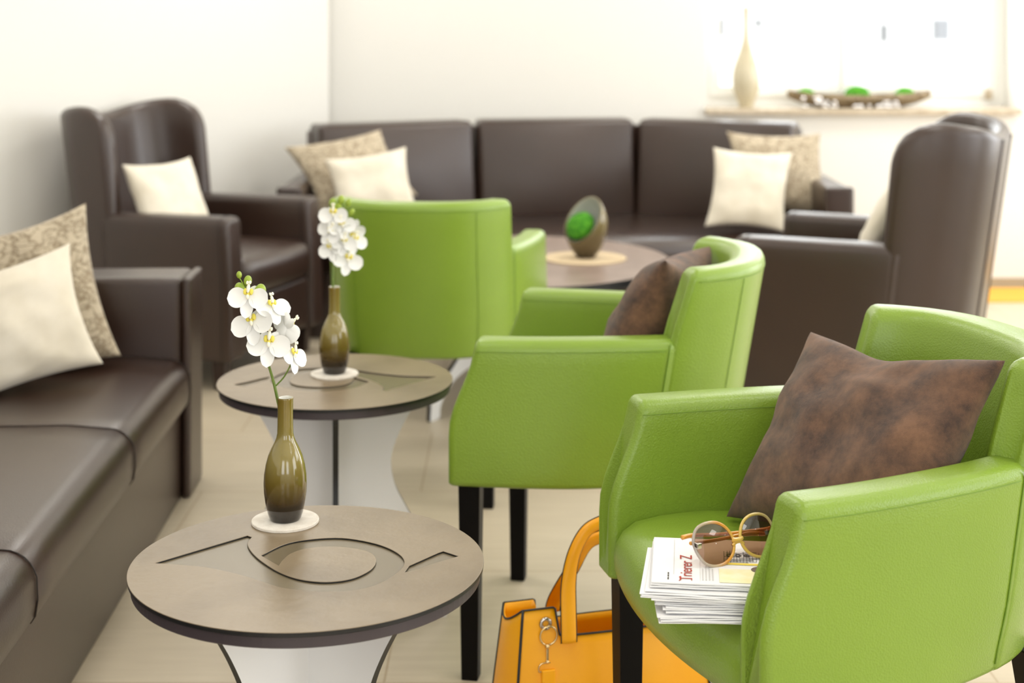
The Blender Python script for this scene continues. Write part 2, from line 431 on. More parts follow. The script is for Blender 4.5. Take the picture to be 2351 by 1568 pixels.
# ------------------------------------------------------------------ green tub chair
def tub_chair(name, label):
    t = thing(name, label, 'chair', group='green tub chairs')
    pts = [(.2735, 0), (.268, .1), (.256, .2), (.238, .3), (.220, .365), (.193, .42), (.154, .462), (.10, .487), (.05, .495), (0, .497)]
    path = Path(pts + [(-x, y) for x, y in reversed(pts[:-1])])
    qa = .372; h = .0365; u = .385
    def warp(v):
        x, y, z = v
        w = 1 - ss(0, .22, y)
        y2 = y - .052 * ss(0, 1, (.668 - z) / .18) * w
        y2 += .17 * (z - .67) * ss(.12, .42, y) + .16 * max(0, z - .67) * (1 - ss(.36, .47, y))
        x2 = x * (1 - .05 * (1 - ss(.385, .5, z)) * ss(.1, .5, y))
        return Vector((x2, y2, z))
    ztA = lambda q: .672 + .004 * ss(0, .4, min(q, path.L - q))
    for a, b in ((0, qa + .022), (path.L - qa - .022, path.L)):
        r0, r1 = (.014, 0) if a == 0 else (0, .014)
        o = MB().add(*shell(path, a, b, h, u, ztA, warp, r0, r1, .02, .012)).build('armrest', M['green'], t)
        sm = MB()
        for side in (1, -1):
            q = [(i / 24 * (qa - .012) + .006) for i in range(25)]
            if a > 0: q = [path.L - i for i in q]
            line = []
            for i in q:
                p, nn = path.at(i); line.append(warp(p + nn * (side * (h + .0002)) + Vector((0, 0, ztA(i) - .021))))
            sm.add(*tube(line, .0007, 5))
        p, nn = path.at(qa if a == 0 else path.L - qa)
        sm.add(*tube([warp(p + nn * (h + .0006) + Vector((0, 0, .40 + .27 * k / 12))) for k in range(13)], .0014, 5))
        sm.build('seam', M['green_seam'], o)
    zt = lambda q: .811
    bk = MB().add(*shell(path, qa, path.L - qa, h + .001, u - .001, zt, warp, .016, .016, .022, .012)).build('backrest', M['green'], t)
    sm = MB()
    for q in (qa + .125, path.L - qa - .125):
        p, nn = path.at(q); sm.add(*tube([warp(p + nn * (h + .0014) + Vector((0, 0, .40 + .385 * k / 16))) for k in range(17)], .0007, 5))
    line = []
    for i in range(61):
        q = qa + .02 + (path.L - 2 * qa - .04) * i / 60; p, nn = path.at(q); line.append(warp(p + nn * (h + .0014) + Vector((0, 0, .811 - .023))))
    sm.add(*tube(line, .0007, 5)); sm.build('seam', M['green_seam'], bk)
    # seat: profile in (y, z)
    prof = [(.43, .388), (-.03, .386), (-.042, .391), (-.048, .41), (-.05, .43), (-.046, .452), (-.034, .470), (-.012, .483), (.03, .489), (.10, .490), (.25, .486), (.36, .483), (.43, .480)]
    hw = .2375
    def put(y, z, x):
        k = max(0, 1 - (x / hw) ** 2); fr = 1 - ss(-.02, .12, y)
        yy = y - .030 * k * fr
        zz = z + .010 * k * ss(.44, .48, z)
        return Vector((x * (1 - .36 * ss(.08, .44, y)), yy, zz))
    MB().add(*prism(prof, ends(-hw, hw, .016, 16), put)).build('seat', M['green'], t)
    for x, y, dy, dx in ((.268, -.012, 0, 0), (-.268, -.012, 0, 0), (.185, .435, .06, .01), (-.185, .435, .06, -.01)):
        rings = []
        for z, s in ((0, .0165), (.39, .0215)):
            f = 1 - z / .39
            cx, cy = x + dx * f, y + dy * f
            rings.append([(cx - s, cy - s, z), (cx + s, cy - s, z), (cx + s, cy + s, z), (cx - s, cy + s, z)])
        o = MB().add(*loft([[Vector(p) for p in r] for r in rings])).build('leg', M['black_wood'], t, False)
        bv = o.modifiers.new('edge', 'BEVEL'); bv.width = .002; bv.segments = 2
    return t
chair = tub_chair('tub_chair', 'green leather tub chair holding newspapers, sunglasses and a big brown velvet cushion')
chair.location = (.2797, 2.2527, 0); chair.rotation_euler = (0, 0, math.radians(-73.1))
dup(chair, (-.021, 3.256, 0), math.radians(-100.3), 'green leather tub chair seen side on with a brown velvet cushion, behind the nearest one')
dup(chair, (-.2066, 4.547, 0), math.radians(174), 'green leather tub chair with its back to us, facing the big round table')

# ------------------------------------------------------------------ brown wing chair
def wing_chair(label):
    t = thing('wing_chair', label, 'armchair', group='brown wing chairs')
    pts = [(.32, 0), (.32, .15), (.318, .3), (.312, .43), (.298, .53), (.268, .615), (.215, .668), (.13, .692), (0, .696)]
    path = Path(pts + [(-x, y) for x, y in reversed(pts[:-1])])
    qa = .46; h = .055; hb = .036; zb = .105
    def warp(v):
        x, y, z = v
        y2 = y - .015 * ss(0, 1, (.6 - z) / .3) * (1 - ss(0, .2, y)) + .14 * (z - .6) * ss(.25, .6, y)
        return Vector((x, y2, z))
    for a, b in ((0, qa + .05), (path.L - qa - .05, path.L)):
        r0, r1 = (.02, 0) if a == 0 else (0, .02)
        o = MB().add(*shell(path, a, b, h, zb, lambda q: .603, warp, r0, r1, .03, .012)).build('armrest', M['brown'], t)
        q = .035 if a == 0 else path.L - .035
        p, nn = path.at(q)
        line = [warp(p + nn * u + Vector((0, 0, z))) for u, z in rrect(-h - .0005, h + .0005, zb + .01, .6035, .03, .01)]
        MB().add(*tube(line, .002, 5, True)).build('piping', M['brown_seam'], o)
    R = .11
    def zt(q):
        d = min(q - qa, path.L - qa - q); base = .978 - .045 * ss(.10, .42, d)
        return base - (R - math.sqrt(max(0, R * R - (R - d) ** 2)) if d < R else 0)
    bk = MB().add(*shell(path, qa, path.L - qa, hb, zb, zt, warp, .03, .03, .034, .012, noff=h - hb)).build('backrest', M['brown'], t)
    sm = MB()
    for q in (qa + .34, path.L - qa - .34):
        p, nn = path.at(q); sm.add(*tube([warp(p + nn * (h + .0008) + Vector((0, 0, .12 + .80 * k / 16))) for k in range(17)], .003, 5))
    sm.build('piping', M['brown_seam'], bk)
    hw = .266
    MB().add(*softbox((-hw, -.02, .30), (hw, .66, .445), .05, (0, .01, .022), n=10)).build('seat_cushion', M['brown'], t)
    MB().add(*softbox((-hw, .0, .11), (hw, .60, .30), .012, n=4)).build('front_panel', M['brown'], t)
    for x, y in ((.32, .05), (-.32, .05), (.27, .62), (-.27, .62)):
        rings = [[Vector((x + a * s, y + b * s, z)) for a, b in ((-1, -1), (1, -1), (1, 1), (-1, 1))] for z, s in ((0, .018), (.115, .026))]
        MB().add(*loft(rings)).build('leg', M['dark_wood'], t, False)
    return t
wing = wing_chair('brown leather wing chair facing us beside the left end of the long sofa')
wing.location = (-.868, 5.605, 0); wing.rotation_euler = (0, 0, math.radians(71.9))
dup(wing, (.855, 5.168, 0), math.radians(-114), 'brown leather wing chair seen from its side, standing behind the green chairs under the window')

# ------------------------------------------------------------------ left sofa
s1 = thing('sofa', 'brown leather sofa at the left beside the two small round tables', 'sofa', (-.869, 4.106, 0), math.radians(1.78))
cuts = [0, -.69, -1.47, -2.25, -3.03]
def seat_prof():
    p = [(-.64, .25), (-.03, .246), (-.012, .25), (-.004, .262), (0, .29)]
    for k in range(1, 8):
        a = PI / 2 * k / 7; p.append((-.06 + .06 * math.cos(a), .315 + .062 * math.sin(a)))
    p += [(-.15, .385), (-.35, .383), (-.64, .375)]
    return p
for a, b in zip(cuts[1:], cuts):
    o = MB().add(*prism(seat_prof(), ends(a + .0003, b - .0003, .002, 8), lambda u, v, y: Vector((u, y, v)))).build('seat', M['brown'], s1)
    MB().add(*tube([(x + .0015, b - .002, z + .0008) for x, z in seat_prof()[1:]], .0014, 5)).build('piping', M['brown_seam'], o)
    MB().add(*softbox((-.80, a, .30), (-.60, b, .82), .05, (.02, 0, 0), n=6)).build('backrest', M['brown'], s1)
MB().add(*softbox((-.80, cuts[-1], 0), (-.025, 0, .245), .006, n=3)).build('base', M['brown'], s1)
for y0, y1 in ((0, .19), (cuts[-1] - .19, cuts[-1])):
    o = MB().add(*softbox((-.80, y0, 0), (-.0245, y1, .595), .018, n=6)).build('armrest', M['brown'], s1)
    MB().add(*softbox((-.024, y0 - .002, 0), (0, y1 + .002, .596), .010, n=4)).build('arm_front', M['brown'], o)

# ------------------------------------------------------------------ long sofa under the window
s2 = thing('sofa', 'long brown leather sofa against the back wall below the window, three back cushions', 'sofa', (.2, 6.6, 0), 0)
O2 = Vector((.2, 6.6, 0))
bp = [(-.843, 6.58), (-.1655, 6.90), (.571, 7.0), (1.2515, 6.715)]
for (x0, y0), (x1, y1) in zip(bp, bp[1:]):
    a = Vector((x0, y0, 0)) - O2; b = Vector((x1, y1, 0)) - O2; d = (b - a).normalized(); n = Vector((-d.y, d.x, 0)); Lg = (b - a).length
    def wp(q, a=a, d=d, n=n, Lg=Lg):
        f = .10 * (.835 - q.z) / .4
        return a + d * (q.x) + n * (q.y - f * .5) + Vector((0, 0, q.z))
    MB().add(*softbox((.010, 0, .34), (Lg - .010, .16, .832), .026, (0, .03, 0), n=8, warp=wp)).build('back_cushion', M['brown'], s2)
fm_ = MB()
for (x0, y0), (x1, y1) in zip(bp, bp[1:]):
    a = Vector((x0, y0, 0)) - O2; b = Vector((x1, y1, 0)) - O2; d = (b - a).normalized(); n = Vector((-d.y, d.x, 0)); Lg = (b - a).length
    fm_.add(*softbox((.004 if x0 < -.8 else -.035, .10, .0), (Lg - .004 if x1 > 1.2 else Lg + .035, .17, .80), .01, n=2, warp=lambda q: a + d * q.x + n * q.y + Vector((0, 0, q.z))))
fm_.build('back_frame', M['brown'], s2)
plan = [(-.84, 6.13), (1.26, 6.13), (1.26, 6.86), (.60, 7.06), (-.18, 6.98), (-.84, 6.72)]
pl = [Vector((x, y, 0)) - O2 for x, y in plan]
def sofa_slab(z0, z1, grow, front, r):
    rings = []
    c = sum(pl, Vector()) / len(pl)
    for z, i in ((z0, 0), (z1 - r, 0), (z1 - r * .6, r * .15), (z1 - r * .2, r * .5), (z1, r)):
        ring = []
        for p in pl:
            q = p.copy()
            if q.y < 0 and q.y < -.4: q.y += i + front
            ring.append(Vector((q.x, q.y, z)))
        rings.append(ring)
    return loft(rings)
MB().add(*sofa_slab(.27, .405, 0, 0, .05)).build('seat', M['brown'], s2)
MB().add(*sofa_slab(.0, .268, 0, .04, .002)).build('base', M['brown'], s2, False)
for x0, x1 in ((-.945 - .2, -.845 - .2), (1.262 - .2, 1.372 - .2)):
    o = MB().add(*softbox((x0, 6.14 - 6.6, 0), (x1, 6.72 - 6.6, .615), .022, n=6)).build('armrest', M['brown'], s2)
    MB().add(*softbox((x0 - .003, 6.10 - 6.6, 0), (x1 + .003, 6.139 - 6.6, .618), .014, n=4)).build('arm_front', M['brown'], o)

# ------------------------------------------------------------------ cushions
def pillow(name, m, TL, TR, BL, T, label, group, seed=0, wr=.006, dent=0, nrm=1):
    TL, TR, BL = Vector(TL), Vector(TR), Vector(BL)
    R = (TR - TL) / 2; U = (TL - BL) / 2; C = TL + R - U; N = R.cross(U).normalized() * nrm
    n = 30; V = []; F = []
    def pt(i, j, s):
        u = math.sin((i / n - .5) * PI); v = math.sin((j / n - .5) * PI)
        cu = u * (1 - .115 * (1 - v * v) * abs(u) ** 1.5); cv = v * (1 - .115 * (1 - u * u) * abs(v) ** 1.5)
        e = max(0, (1 - u * u) * (1 - v * v))
        th = T / 2 * e ** .42
        q = Vector((u * 1.7 + seed * 3.1, v * 1.7, s * .7 + seed))
        th += (noise.noise(q * 1.3) * wr * 1.6 + noise.noise(q * 3.3) * wr * .7) * e ** .35
        ang = math.atan2(v, u); rad = math.hypot(u, v)
        th += wr * .55 * math.sin(ang * 9 + seed) * ss(.55, 1.15, rad) * e ** .5
        p = C + R * cu + U * cv + N * (th * s)
        if dent: p -= U * (dent * math.exp(-(u * u) / .16) * ss(-.1, 1, v))
        return p
    for s in (1, -1):
        k = len(V)
        for i in range(n + 1):
            for j in range(n + 1): V.append(pt(i, j, s))
        for i in range(n):
            for j in range(n):
                a = k + i * (n + 1) + j; F.append((a, a + n + 1, a + n + 2, a + 1) if s > 0 else (a, a + 1, a + n + 2, a + n + 1))
    me = bpy.data.meshes.new(name); me.from_pydata([tuple(v - C) for v in V], [], F); me.materials.append(m)
    bm = bmesh.new(); bm.from_mesh(me); bmesh.ops.remove_doubles(bm, verts=bm.verts, dist=.0004); bmesh.ops.recalc_face_normals(bm, faces=bm.faces)
    bm.to_mesh(me); bm.free(); me.polygons.foreach_set('use_smooth', [True] * len(me.polygons))
    # the cushion's own axes, so that the weave follows it
    o = bpy.data.objects.new(name, me); COL.objects.link(o)
    rx = R.normalized(); rz = N.normalized(); ry = rz.cross(rx)
    Mx = Matrix((rx, ry, rz)).transposed().to_4x4()
    me.transform(Mx.inverted()); o.matrix_world = Matrix.Translation(C) @ Mx
    return tag(o, label, 'cushion', group)
G1 = 'brown velvet cushions'; G2 = 'cream cushions'; G3 = 'crinkled taupe cushions'
pillow('cushion', M['velvet'], at(1862, 762, 2.56), at(2308, 828, 2.185), at(1668, 1186, 2.43), .12, 'large brown velvet cushion in the nearest green chair behind the sunglasses', G1, 1, .008, .09)
pillow('cushion', M['velvet'], at(1528, 598, 3.035), at(1630, 566, 3.33), at(1352, 945, 3.02), .15, 'brown velvet cushion in the side-on green chair, seen edge on', G1, 2, .006)
pillow('cushion', M['cream'], at(280, 378, 5.48), at(436, 360, 5.74), at(345, 588, 5.36), .12, 'cream cushion leaning in the wing chair on the left', G2, 3)
pillow('cushion', M['taupe'], at(652, 338, 6.43), at(873, 298, 6.56), at(735, 492, 6.30), .12, 'crinkled taupe cushion at the left end of the long sofa', G3, 4)
pillow('cushion', M['cream'], at(745, 366, 6.28), at(932, 337, 6.36), at(775, 528, 6.16), .11, 'cream cushion in front of the taupe one at the left end of the long sofa', G2, 5)
pillow('cushion', M['taupe'], at(1668, 302, 6.52), at(1884, 305, 6.52), at(1690, 492, 6.42), .11, 'crinkled taupe cushion at the right end of the long sofa, below the tall vase', G3, 6)
pillow('cushion', M['cream'], at(1638, 338, 6.36), at(1820, 350, 6.33), at(1618, 520, 6.24), .11, 'cream cushion in front of the taupe one at the right end of the long sofa', G2, 7)
b2 = Vector((.914, -.407, 0)); x2 = Vector((-.407, -.914, 0)); o2 = Vector((.855, 5.168, 0))
pillow('cushion', M['cream'], o2 + b2 * .50 - x2 * .17 + Vector((0, 0, .80)), o2 + b2 * .50 + x2 * .17 + Vector((0, 0, .80)), o2 + b2 * .33 - x2 * .17 + Vector((0, 0, .47)), .10, 'cream cushion mostly hidden inside the side-on wing chair', G2, 8)
pillow('cushion', M['taupe'], at(-150, 562, 3.90), at(197, 466, 4.02), at(-70, 925, 3.86), .14, 'large crinkled taupe cushion against the arm of the left sofa', G3, 9, .01)
pillow('cushion', M['cream'], at(-215, 668, 3.66), at(160, 558, 3.86), at(-140, 962, 3.60), .14, 'cream cushion in front of the crinkled one on the left sofa', G2, 10, .01)

# ------------------------------------------------------------------ small round tables
HORN = [(-0.2196, -0.0057), (-0.1063, 0.1105), (-0.0975, 0.1031), (-0.1002, 0.0828), (-0.0958, 0.0614), (-0.0826, 0.0301), (-0.0626, -0.0037), (-0.0327, -0.0429), (-0.0011, -0.0683), (0.0348, -0.0776), (0.0682, -0.0664), (0.0907, -0.0352), (0.097, -0.0004), (0.0894, 0.0301), (0.068, 0.0509), (0.03, 0.0621), (-0.0061, 0.0558), (-0.0277, 0.0356), (-0.0366, 0.0063), (-0.039, -0.0176), (-0.0721, 0.0253), (-0.0453, 0.0721), (-0.0111, 0.0936), (0.038, 0.1002), (0.0902, 0.0756), (0.1253, 0.037), (0.1391, -0.0037), (0.1294, -0.0493), (0.1051, -0.09), (0.0728, -0.11), (0.0277, -0.1124), (-0.0169, -0.1022), (-0.0449, -0.0838), (-0.0847, -0.0538), (-0.1371, -0.0248), (-0.1748, -0.0143)]
MOUTH = [(0.1407, -0.0429), (0.1458, -0.0156), (0.1848, 0.037), (0.1918, 0.0439), (0.2162, 0.0226), (0.181, -0.007), (0.1586, -0.03)]
def smooth_runs(p, corners):
    out = []; c = sorted(corners)
    for a, b in zip(c, c[1:] + [c[0] + len(p)]):
        run = [Vector((*p[i % len(p)], 0)) for i in range(a, b + 1)]
        out += (catmull(run, 5) if len(run) > 2 else run)[:-1]
    return [(q.x, q.y) for q in out]
def plate(name, outlines, half, m_top, m_side, parent, z):
    cu = bpy.data.curves.new(name, 'CURVE'); cu.dimensions = '2D'; cu.fill_mode = 'BOTH'; cu.extrude = half - .0007; cu.bevel_depth = .0007; cu.bevel_resolution = 1
    for pts in outlines:
        sp = cu.splines.new('POLY'); sp.points.add(len(pts) - 1); sp.use_cyclic_u = True
        for q, (x, y) in zip(sp.points, pts): q.co = (x, y, 0, 1)
    ob = bpy.data.objects.new(name + '_outline', cu); COL.objects.link(ob)
    dg = bpy.context.evaluated_depsgraph_get(); dg.update()
    me = bpy.data.meshes.new_from_object(ob.evaluated_get(dg)); bpy.data.objects.remove(ob); bpy.data.curves.remove(cu)
    me.name = name; me.materials.clear(); me.materials.append(m_top); me.materials.append(m_side)
    for p in me.polygons: p.material_index = 0 if p.normal.z > .3 else 1; p.use_smooth = False
    o = bpy.data.objects.new(name, me); COL.objects.link(o); o.parent = parent; o.location = (0, 0, z); return o
def circle(R, n=160): return [(R * math.cos(2 * PI * k / n), R * math.sin(2 * PI * k / n)) for k in range(n)]
def board(outline, parent, ang, th=.012):
    half = catmull([(r, z, 0) for r, z in outline], 5)
    pts = [(p.x, p.y) for p in half] 
    poly = pts + [(-x, z) for x, z in reversed(pts)]
    seen = []
    for q in poly:
        if not seen or (abs(q[0] - seen[-1][0]) + abs(q[1] - seen[-1][1])) > 1e-5: seen.append(q)
    a = Vector((math.cos(ang), math.sin(ang), 0)); nn = Vector((-a.y, a.x, 0))
    r0 = [a * x + Vector((0, 0, z)) - nn * th / 2 for x, z in seen]; r1 = [p + nn * th for p in r0]
    v, f = loft([r0, r1])
    return mk('pedestal_board', v, f, None, parent, False, [M['hpl_white'], M['edge_black']], lambda p: 0 if len(p.vertices) > 4 else 1)
R1 = .2515
PED = [(0, .497), (.10, .497), (.195, .497), (.172, .465), (.148, .425), (.127, .38), (.119, .34), (.128, .29), (.153, .24), (.186, .18), (.218, .11), (.235, .05), (.238, .0), (.19, .0), (.165, .04), (.10, .07), (0, .075)]
def small_table(label, loc, rz, ped):
    t = thing('side_table', label, 'table', loc, rz, 'small round tables')
    holes = [smooth_runs(HORN, [0, 1, 2, 19, 20]), smooth_runs(MOUTH, [0, 1, 2, 3, 4])]
    plate('tabletop', [circle(R1)] + holes, .0014, M['laminate'], M['edge_black'], t, .5186)
    MB().add(*lathe([(0, .513), (R1 - .0008, .513), (R1, .5138), (R1, .5172), (0, .5172)], 140)).build('inlay', None, t, False, mats=[M['recess'], M['edge_black']], fm=lambda p: 0 if p.normal.z > .7 else 1)
    o = MB().add(*lathe([(0, .497), (R1 - .006, .497), (R1 - .0045, .4985), (R1 - .0045, .5125), (R1 - .006, .513), (0, .513)], 120)).build('rim', None, t, False, mats=[M['recess'], M['edge_plum']], fm=lambda p: 0 if p.normal.z > .7 else 1)
    board(PED, t, ped); board(PED, t, ped + PI / 2)
    return t
T1 = (-.2924, 2.179, 0); T2 = (-.380, 3.275, 0)
d1 = math.atan2(-T1[1], -T1[0]); d2 = math.atan2(-T2[1], -T2[0])
small_table('nearest small round table, horn shape cut into its brown top, white pedestal', T1, 0, d1 + PI / 4)
rz2 = math.radians(186)
small_table('farther small round table with horn shape in its top, between sofa and green chairs', T2, rz2, d2 - rz2)

# big round coffee table
t3 = thing('coffee_table', 'large round table in front of the long sofa, egg vase on it', 'table', (-.026, 5.35, 0), 0)
plate('tabletop', [circle(.58)], .004, M['table3'], M['edge_black'], t3, .446)
MB().add(*lathe([(0, .42), (.572, .42), (.575, .423), (.575, .440), (.572, .442), (0, .442)], 120)).build('rim', M['edge_black'], t3, False)
PED3 = [(0, .42), (.15, .42), (.32, .42), (.27, .36), (.235, .30), (.24, .25), (.29, .20), (.38, .145), (.46, .105), (.515, .075), (.522, .04), (.522, 0), (.470, 0), (.458, .04), (.41, .08), (.34, .11), (.2, .13), (0, .135)]
a3 = math.atan2(-.887, -.46)
board(PED3, t3, a3, .014); board(PED3, t3, a3 + PI / 2, .014)

# ------------------------------------------------------------------ vases with orchids
VP = [(.0225, 0), (.0245, .003), (.0275, .012), (.0305, .026), (.0327, .042), (.0332, .056), (.0325, .070), (.030, .085), (.0262, .099), (.0215, .110), (.0168, .119), (.0138, .126), (.0124, .133), (.0120, .145), (.0119, .165), (.0121, .184), (.0124, .187), (.0118, .1882), (.0104, .1876)]
VI = [(.0104, .1876), (.0098, .183), (.0096, .14), (.012, .125), (.018, .112), (.02, .08), (.0, .02)]
def orchid_vase(loc, lab_c, lab_v):
    c = MB().add(*lathe([(0, 0), (.051, 0), (.0518, .001), (.0518, .004), (.051, .005), (0, .005)], 64)).build('coaster', M['felt'], None, False)
    c.location = loc; tag(c, lab_c, 'coaster', 'white felt coasters')
    v = thing('vase', lab_v, 'vase', (loc[0], loc[1], loc[2] + .005), 0, 'olive glass bottle vases')
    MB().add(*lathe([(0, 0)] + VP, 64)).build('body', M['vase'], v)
    MB().add(*lathe(VI, 48)).build('lining', M['vase_in'], v)
    return v
V1 = at(655, 1199, 2.349); V1.z = .52
V2 = at(768, 861, 3.316); V2.z = .52
orchid_vase(tuple(V1), 'white felt coaster on the nearest small table', 'olive glass bottle vase on the nearest small table')
orchid_vase(tuple(V2), 'white felt coaster on the farther small table', 'olive glass bottle vase on the farther small table')

def petal(mb, a, b, base, ang, tilt, tip=.0, cup=.006):
    """egg-shaped petal lying near the flower plane: length a, half width b"""
    nu, nv = 10, 9; rows = []
    for i in range(nu + 1):
        s = i / nu; w = b * math.sin(PI * min(1, s ** .92 * .99 + .01)) ** .5 * (1 - .18 * (1 - s)) + (.0006 if s < .99 else .0002)
        rows.append([(s * a, w * (2 * j / nv - 1)) for j in range(nv + 1)])
    ca, sa = math.cos(ang), math.sin(ang)
    for sgn in (1, -1):
        V = []
        for r in rows:
            for x, y in r:
                z = cup * ((x / a - .5) ** 2 * 1.6 + (y / b) ** 2 * .8) + tilt * x + sgn * .0004
                V.append(base + Vector((ca * x - sa * y, sa * x + ca * y, z)))
        F = []
        for i in range(nu):
            for j in range(nv):
                k = i * (nv + 1) + j; q = (k, k + 1, k + nv + 2, k + nv + 1); F.append(q if sgn < 0 else q[::-1])
        mb.add(V, F)
def blob(mb, c, r, sc=(1, 1, 1), rot=None, n=10):
    V = []; F = []
    for i in range(n + 1):
        th = PI * i / n
        for j in range(n):
            ph = 2 * PI * j / n
            p = Vector((math.sin(th) * math.cos(ph) * sc[0], math.sin(th) * math.sin(ph) * sc[1], math.cos(th) * sc[2])) * r
            V.append(c + (rot @ p if rot else p))
    for i in range(n):
        for j in range(n):
            F.append((i * n + j, i * n + (j + 1) % n, (i + 1) * n + (j + 1) % n, (i + 1) * n + j))
    mb.add(V, F)
PROTO = {}
def flower(parent, c, right, up, s, kind=0):
    """orchid bloom: two broad petals, three narrower sepals, yellow lip; right/up give its plane"""
    right = right.normalized(); nrm = right.cross(up).normalized(); up = nrm.cross(right)
    if 'p' not in PROTO:
        pm = MB()
        petal(pm, .036, .0115, Vector((0, .004, -.0012)), math.radians(-90), .05)
        petal(pm, .024, .0080, Vector((0, .004, -.0014)), math.radians(60), -.35)
        petal(pm, .024, .0080, Vector((0, .004, -.0014)), math.radians(120), -.35)
        petal(pm, .034, .0185, Vector((.001, .004, 0)), math.radians(-8), .10)
        petal(pm, .034, .0185, Vector((-.001, .004, 0)), math.radians(188), .10)
        lm = MB(); blob(lm, Vector((-.0052, .012, .007)), .0048, (.7, 1.2, .5)); blob(lm, Vector((.0052, .012, .007)), .0048, (.7, 1.2, .5)); blob(lm, Vector((0, .008, .006)), .004, (.8, 1, .8))
        cm = MB(); blob(cm, Vector((0, .017, .010)), .0055, (.55, 1.5, .5)); blob(cm, Vector((-.002, .026, .012)), .003, (.8, 1.1, .5)); blob(cm, Vector((.0025, .0265, .0125)), .003, (.8, 1.1, .5)); blob(cm, Vector((0, .003, .008)), .0035, (.8, 1.3, .8))
        a = pm.build('bloom', M['petal']); b = lm.build('lip', M['lip']); d = cm.build('column', M['lipw'])
        PROTO['p'] = (a.data, b.data, d.data)
        for q in (a, b, d): bpy.data.objects.remove(q)
    objs = []
    for nm, me in zip(('bloom', 'lip', 'column'), PROTO['p']):
        o = bpy.data.objects.new(nm, me); COL.objects.link(o); objs.append(o)
    f = objs[0]; f.parent = parent
    loc = c - Vector(parent.location)
    f.matrix_local = Matrix.Translation(loc) @ Matrix((right, up, nrm)).transposed().to_4x4() @ Matrix.Scale(s, 4)
    for o in objs[1:]: o.parent = f
    return f
def bud(parent, c, r, ax, stem_from):
    ax = ax.normalized(); rot = ax.to_track_quat('Z', 'Y').to_matrix(); m = MB(); L = c - Vector(parent.location)
    blob(m, L, r, (.85, .85, 1.15), rot)
    m.build('bud', M['bud'], parent)
def orchid(label, base, stem, branches, flowers, buds, twigs):
    o = thing('orchid', label, 'flower', tuple(base), 0, 'white orchid sprays'); B = Vector(base)
    sp = catmull([p - B for p in stem], 8); n = len(sp)
    m = MB().add(*tube(sp, [.0027 - .0014 * i / n for i in range(n)], 8))
    for b in branches:
        q = catmull([p - B for p in b], 8); m.add(*tube(q, .0013, 6))
    m.build('stem', M['stem'], o)
    m = MB()
    for b in twigs:
        q = catmull([p - B for p in b], 6); m.add(*tube(q, .0009, 6))
    m.build('twig', M['bud'], o)
    for px, py, Y, yaw, pitch, roll, s in flowers:
        c = at(px, py, Y); 
        rt = Matrix.Rotation(math.radians(yaw), 3, 'Z') @ Matrix.Rotation(math.radians(pitch), 3, 'X') @ Matrix.Rotation(math.radians(roll), 3, 'Y')
        flower(o, c, rt @ Vector((1, 0, 0)), rt @ Vector((0, 0, 1)), s)
    for px, py, Y, r, ax in buds: bud(o, at(px, py, Y), r, Vector(ax), None)
    return o
Y1 = V1.y
orchid('white orchid spray in the nearest bottle vase, four green buds at its tip', (V1.x, V1.y, .60),
       [at(652, 985, Y1), at(640, 930, Y1), at(629, 880, Y1), at(616, 835, Y1 + .01), at(600, 780, Y1 + .012), at(580, 725, Y1 + .01), at(572, 690, Y1 + .01), at(563, 665, Y1)],
       [[at(633, 886, Y1), at(650, 868, Y1), at(660, 852, Y1), at(668, 836, Y1 + .004)], [at(622, 815, Y1 + .01), at(635, 788, Y1 + .012), at(642, 768, Y1 + .012)], [at(590, 750, Y1 + .012), at(612, 735, Y1 + .02), at(628, 718, Y1 + .012)]],
       [(570, 688, Y1 - .012, -3, -22, 2, .92), (581, 748, Y1 - .010, -12, -20, -14, .98), (617, 797, Y1 - .014, 3, -20, 4, .98), (625, 712, Y1 + .006, 38, -38, 4, .86), (652, 752, Y1 + .006, 150, 20, -35, .88), (671, 822, Y1 + .004, 62, -20, 20, .82)],
       [(549, 631, Y1, .0050, (-.1, 0, 1)), (569, 645, Y1, .0075, (.1, 0, 1)), (553, 665, Y1, .0105, (-.5, -.2, 1)), (597, 670, Y1, .0110, (.2, 0, 1))],
       [[at(564, 668, Y1), at(558, 652, Y1), at(550, 638, Y1)], [at(565, 668, Y1), at(570, 655, Y1)], [at(572, 690, Y1 + .01), at(584, 688, Y1 + .006), at(593, 682, Y1)]])
Y2 = V2.y
orchid('white orchid spray in the farther bottle vase, against the green chair back', (V2.x, V2.y, .60),
       [at(767, 730, Y2), at(766, 680, Y2), at(764, 640, Y2), at(766, 590, Y2 + .015), at(775, 540, Y2 + .015), at(783, 500, Y2 + .01), at(788, 468, Y2)],
       [],
       [(766, 497, Y2 - .012, -8, -14, 0, .96), (757, 535, Y2 - .01, -25, -10, 30, .9), (786, 522, Y2 - .012, 8, -14, -10, .9), (811, 527, Y2, 30, 20, 190, .82), (762, 574, Y2 - .01, -18, -12, -20, .86), (789, 560, Y2 - .014, 0, -14, 10, .84), (813, 556, Y2, 28, -16, 16, .84), (798, 602, Y2 - .012, 8, -20, 14, .98)],
       [(765, 468, Y2, .011, (-.2, 0, 1)), (783, 459, Y2, .009, (.1, 0, 1)), (800, 466, Y2, .008, (.4, 0, 1)), (808, 487, Y2, .007, (.5, 0, 1)), (778, 478, Y2, .010, (0, 0, 1))],
       [[at(784, 500, Y2), at(774, 482, Y2), at(767, 474, Y2)], [at(786, 490, Y2), at(798, 476, Y2)]])

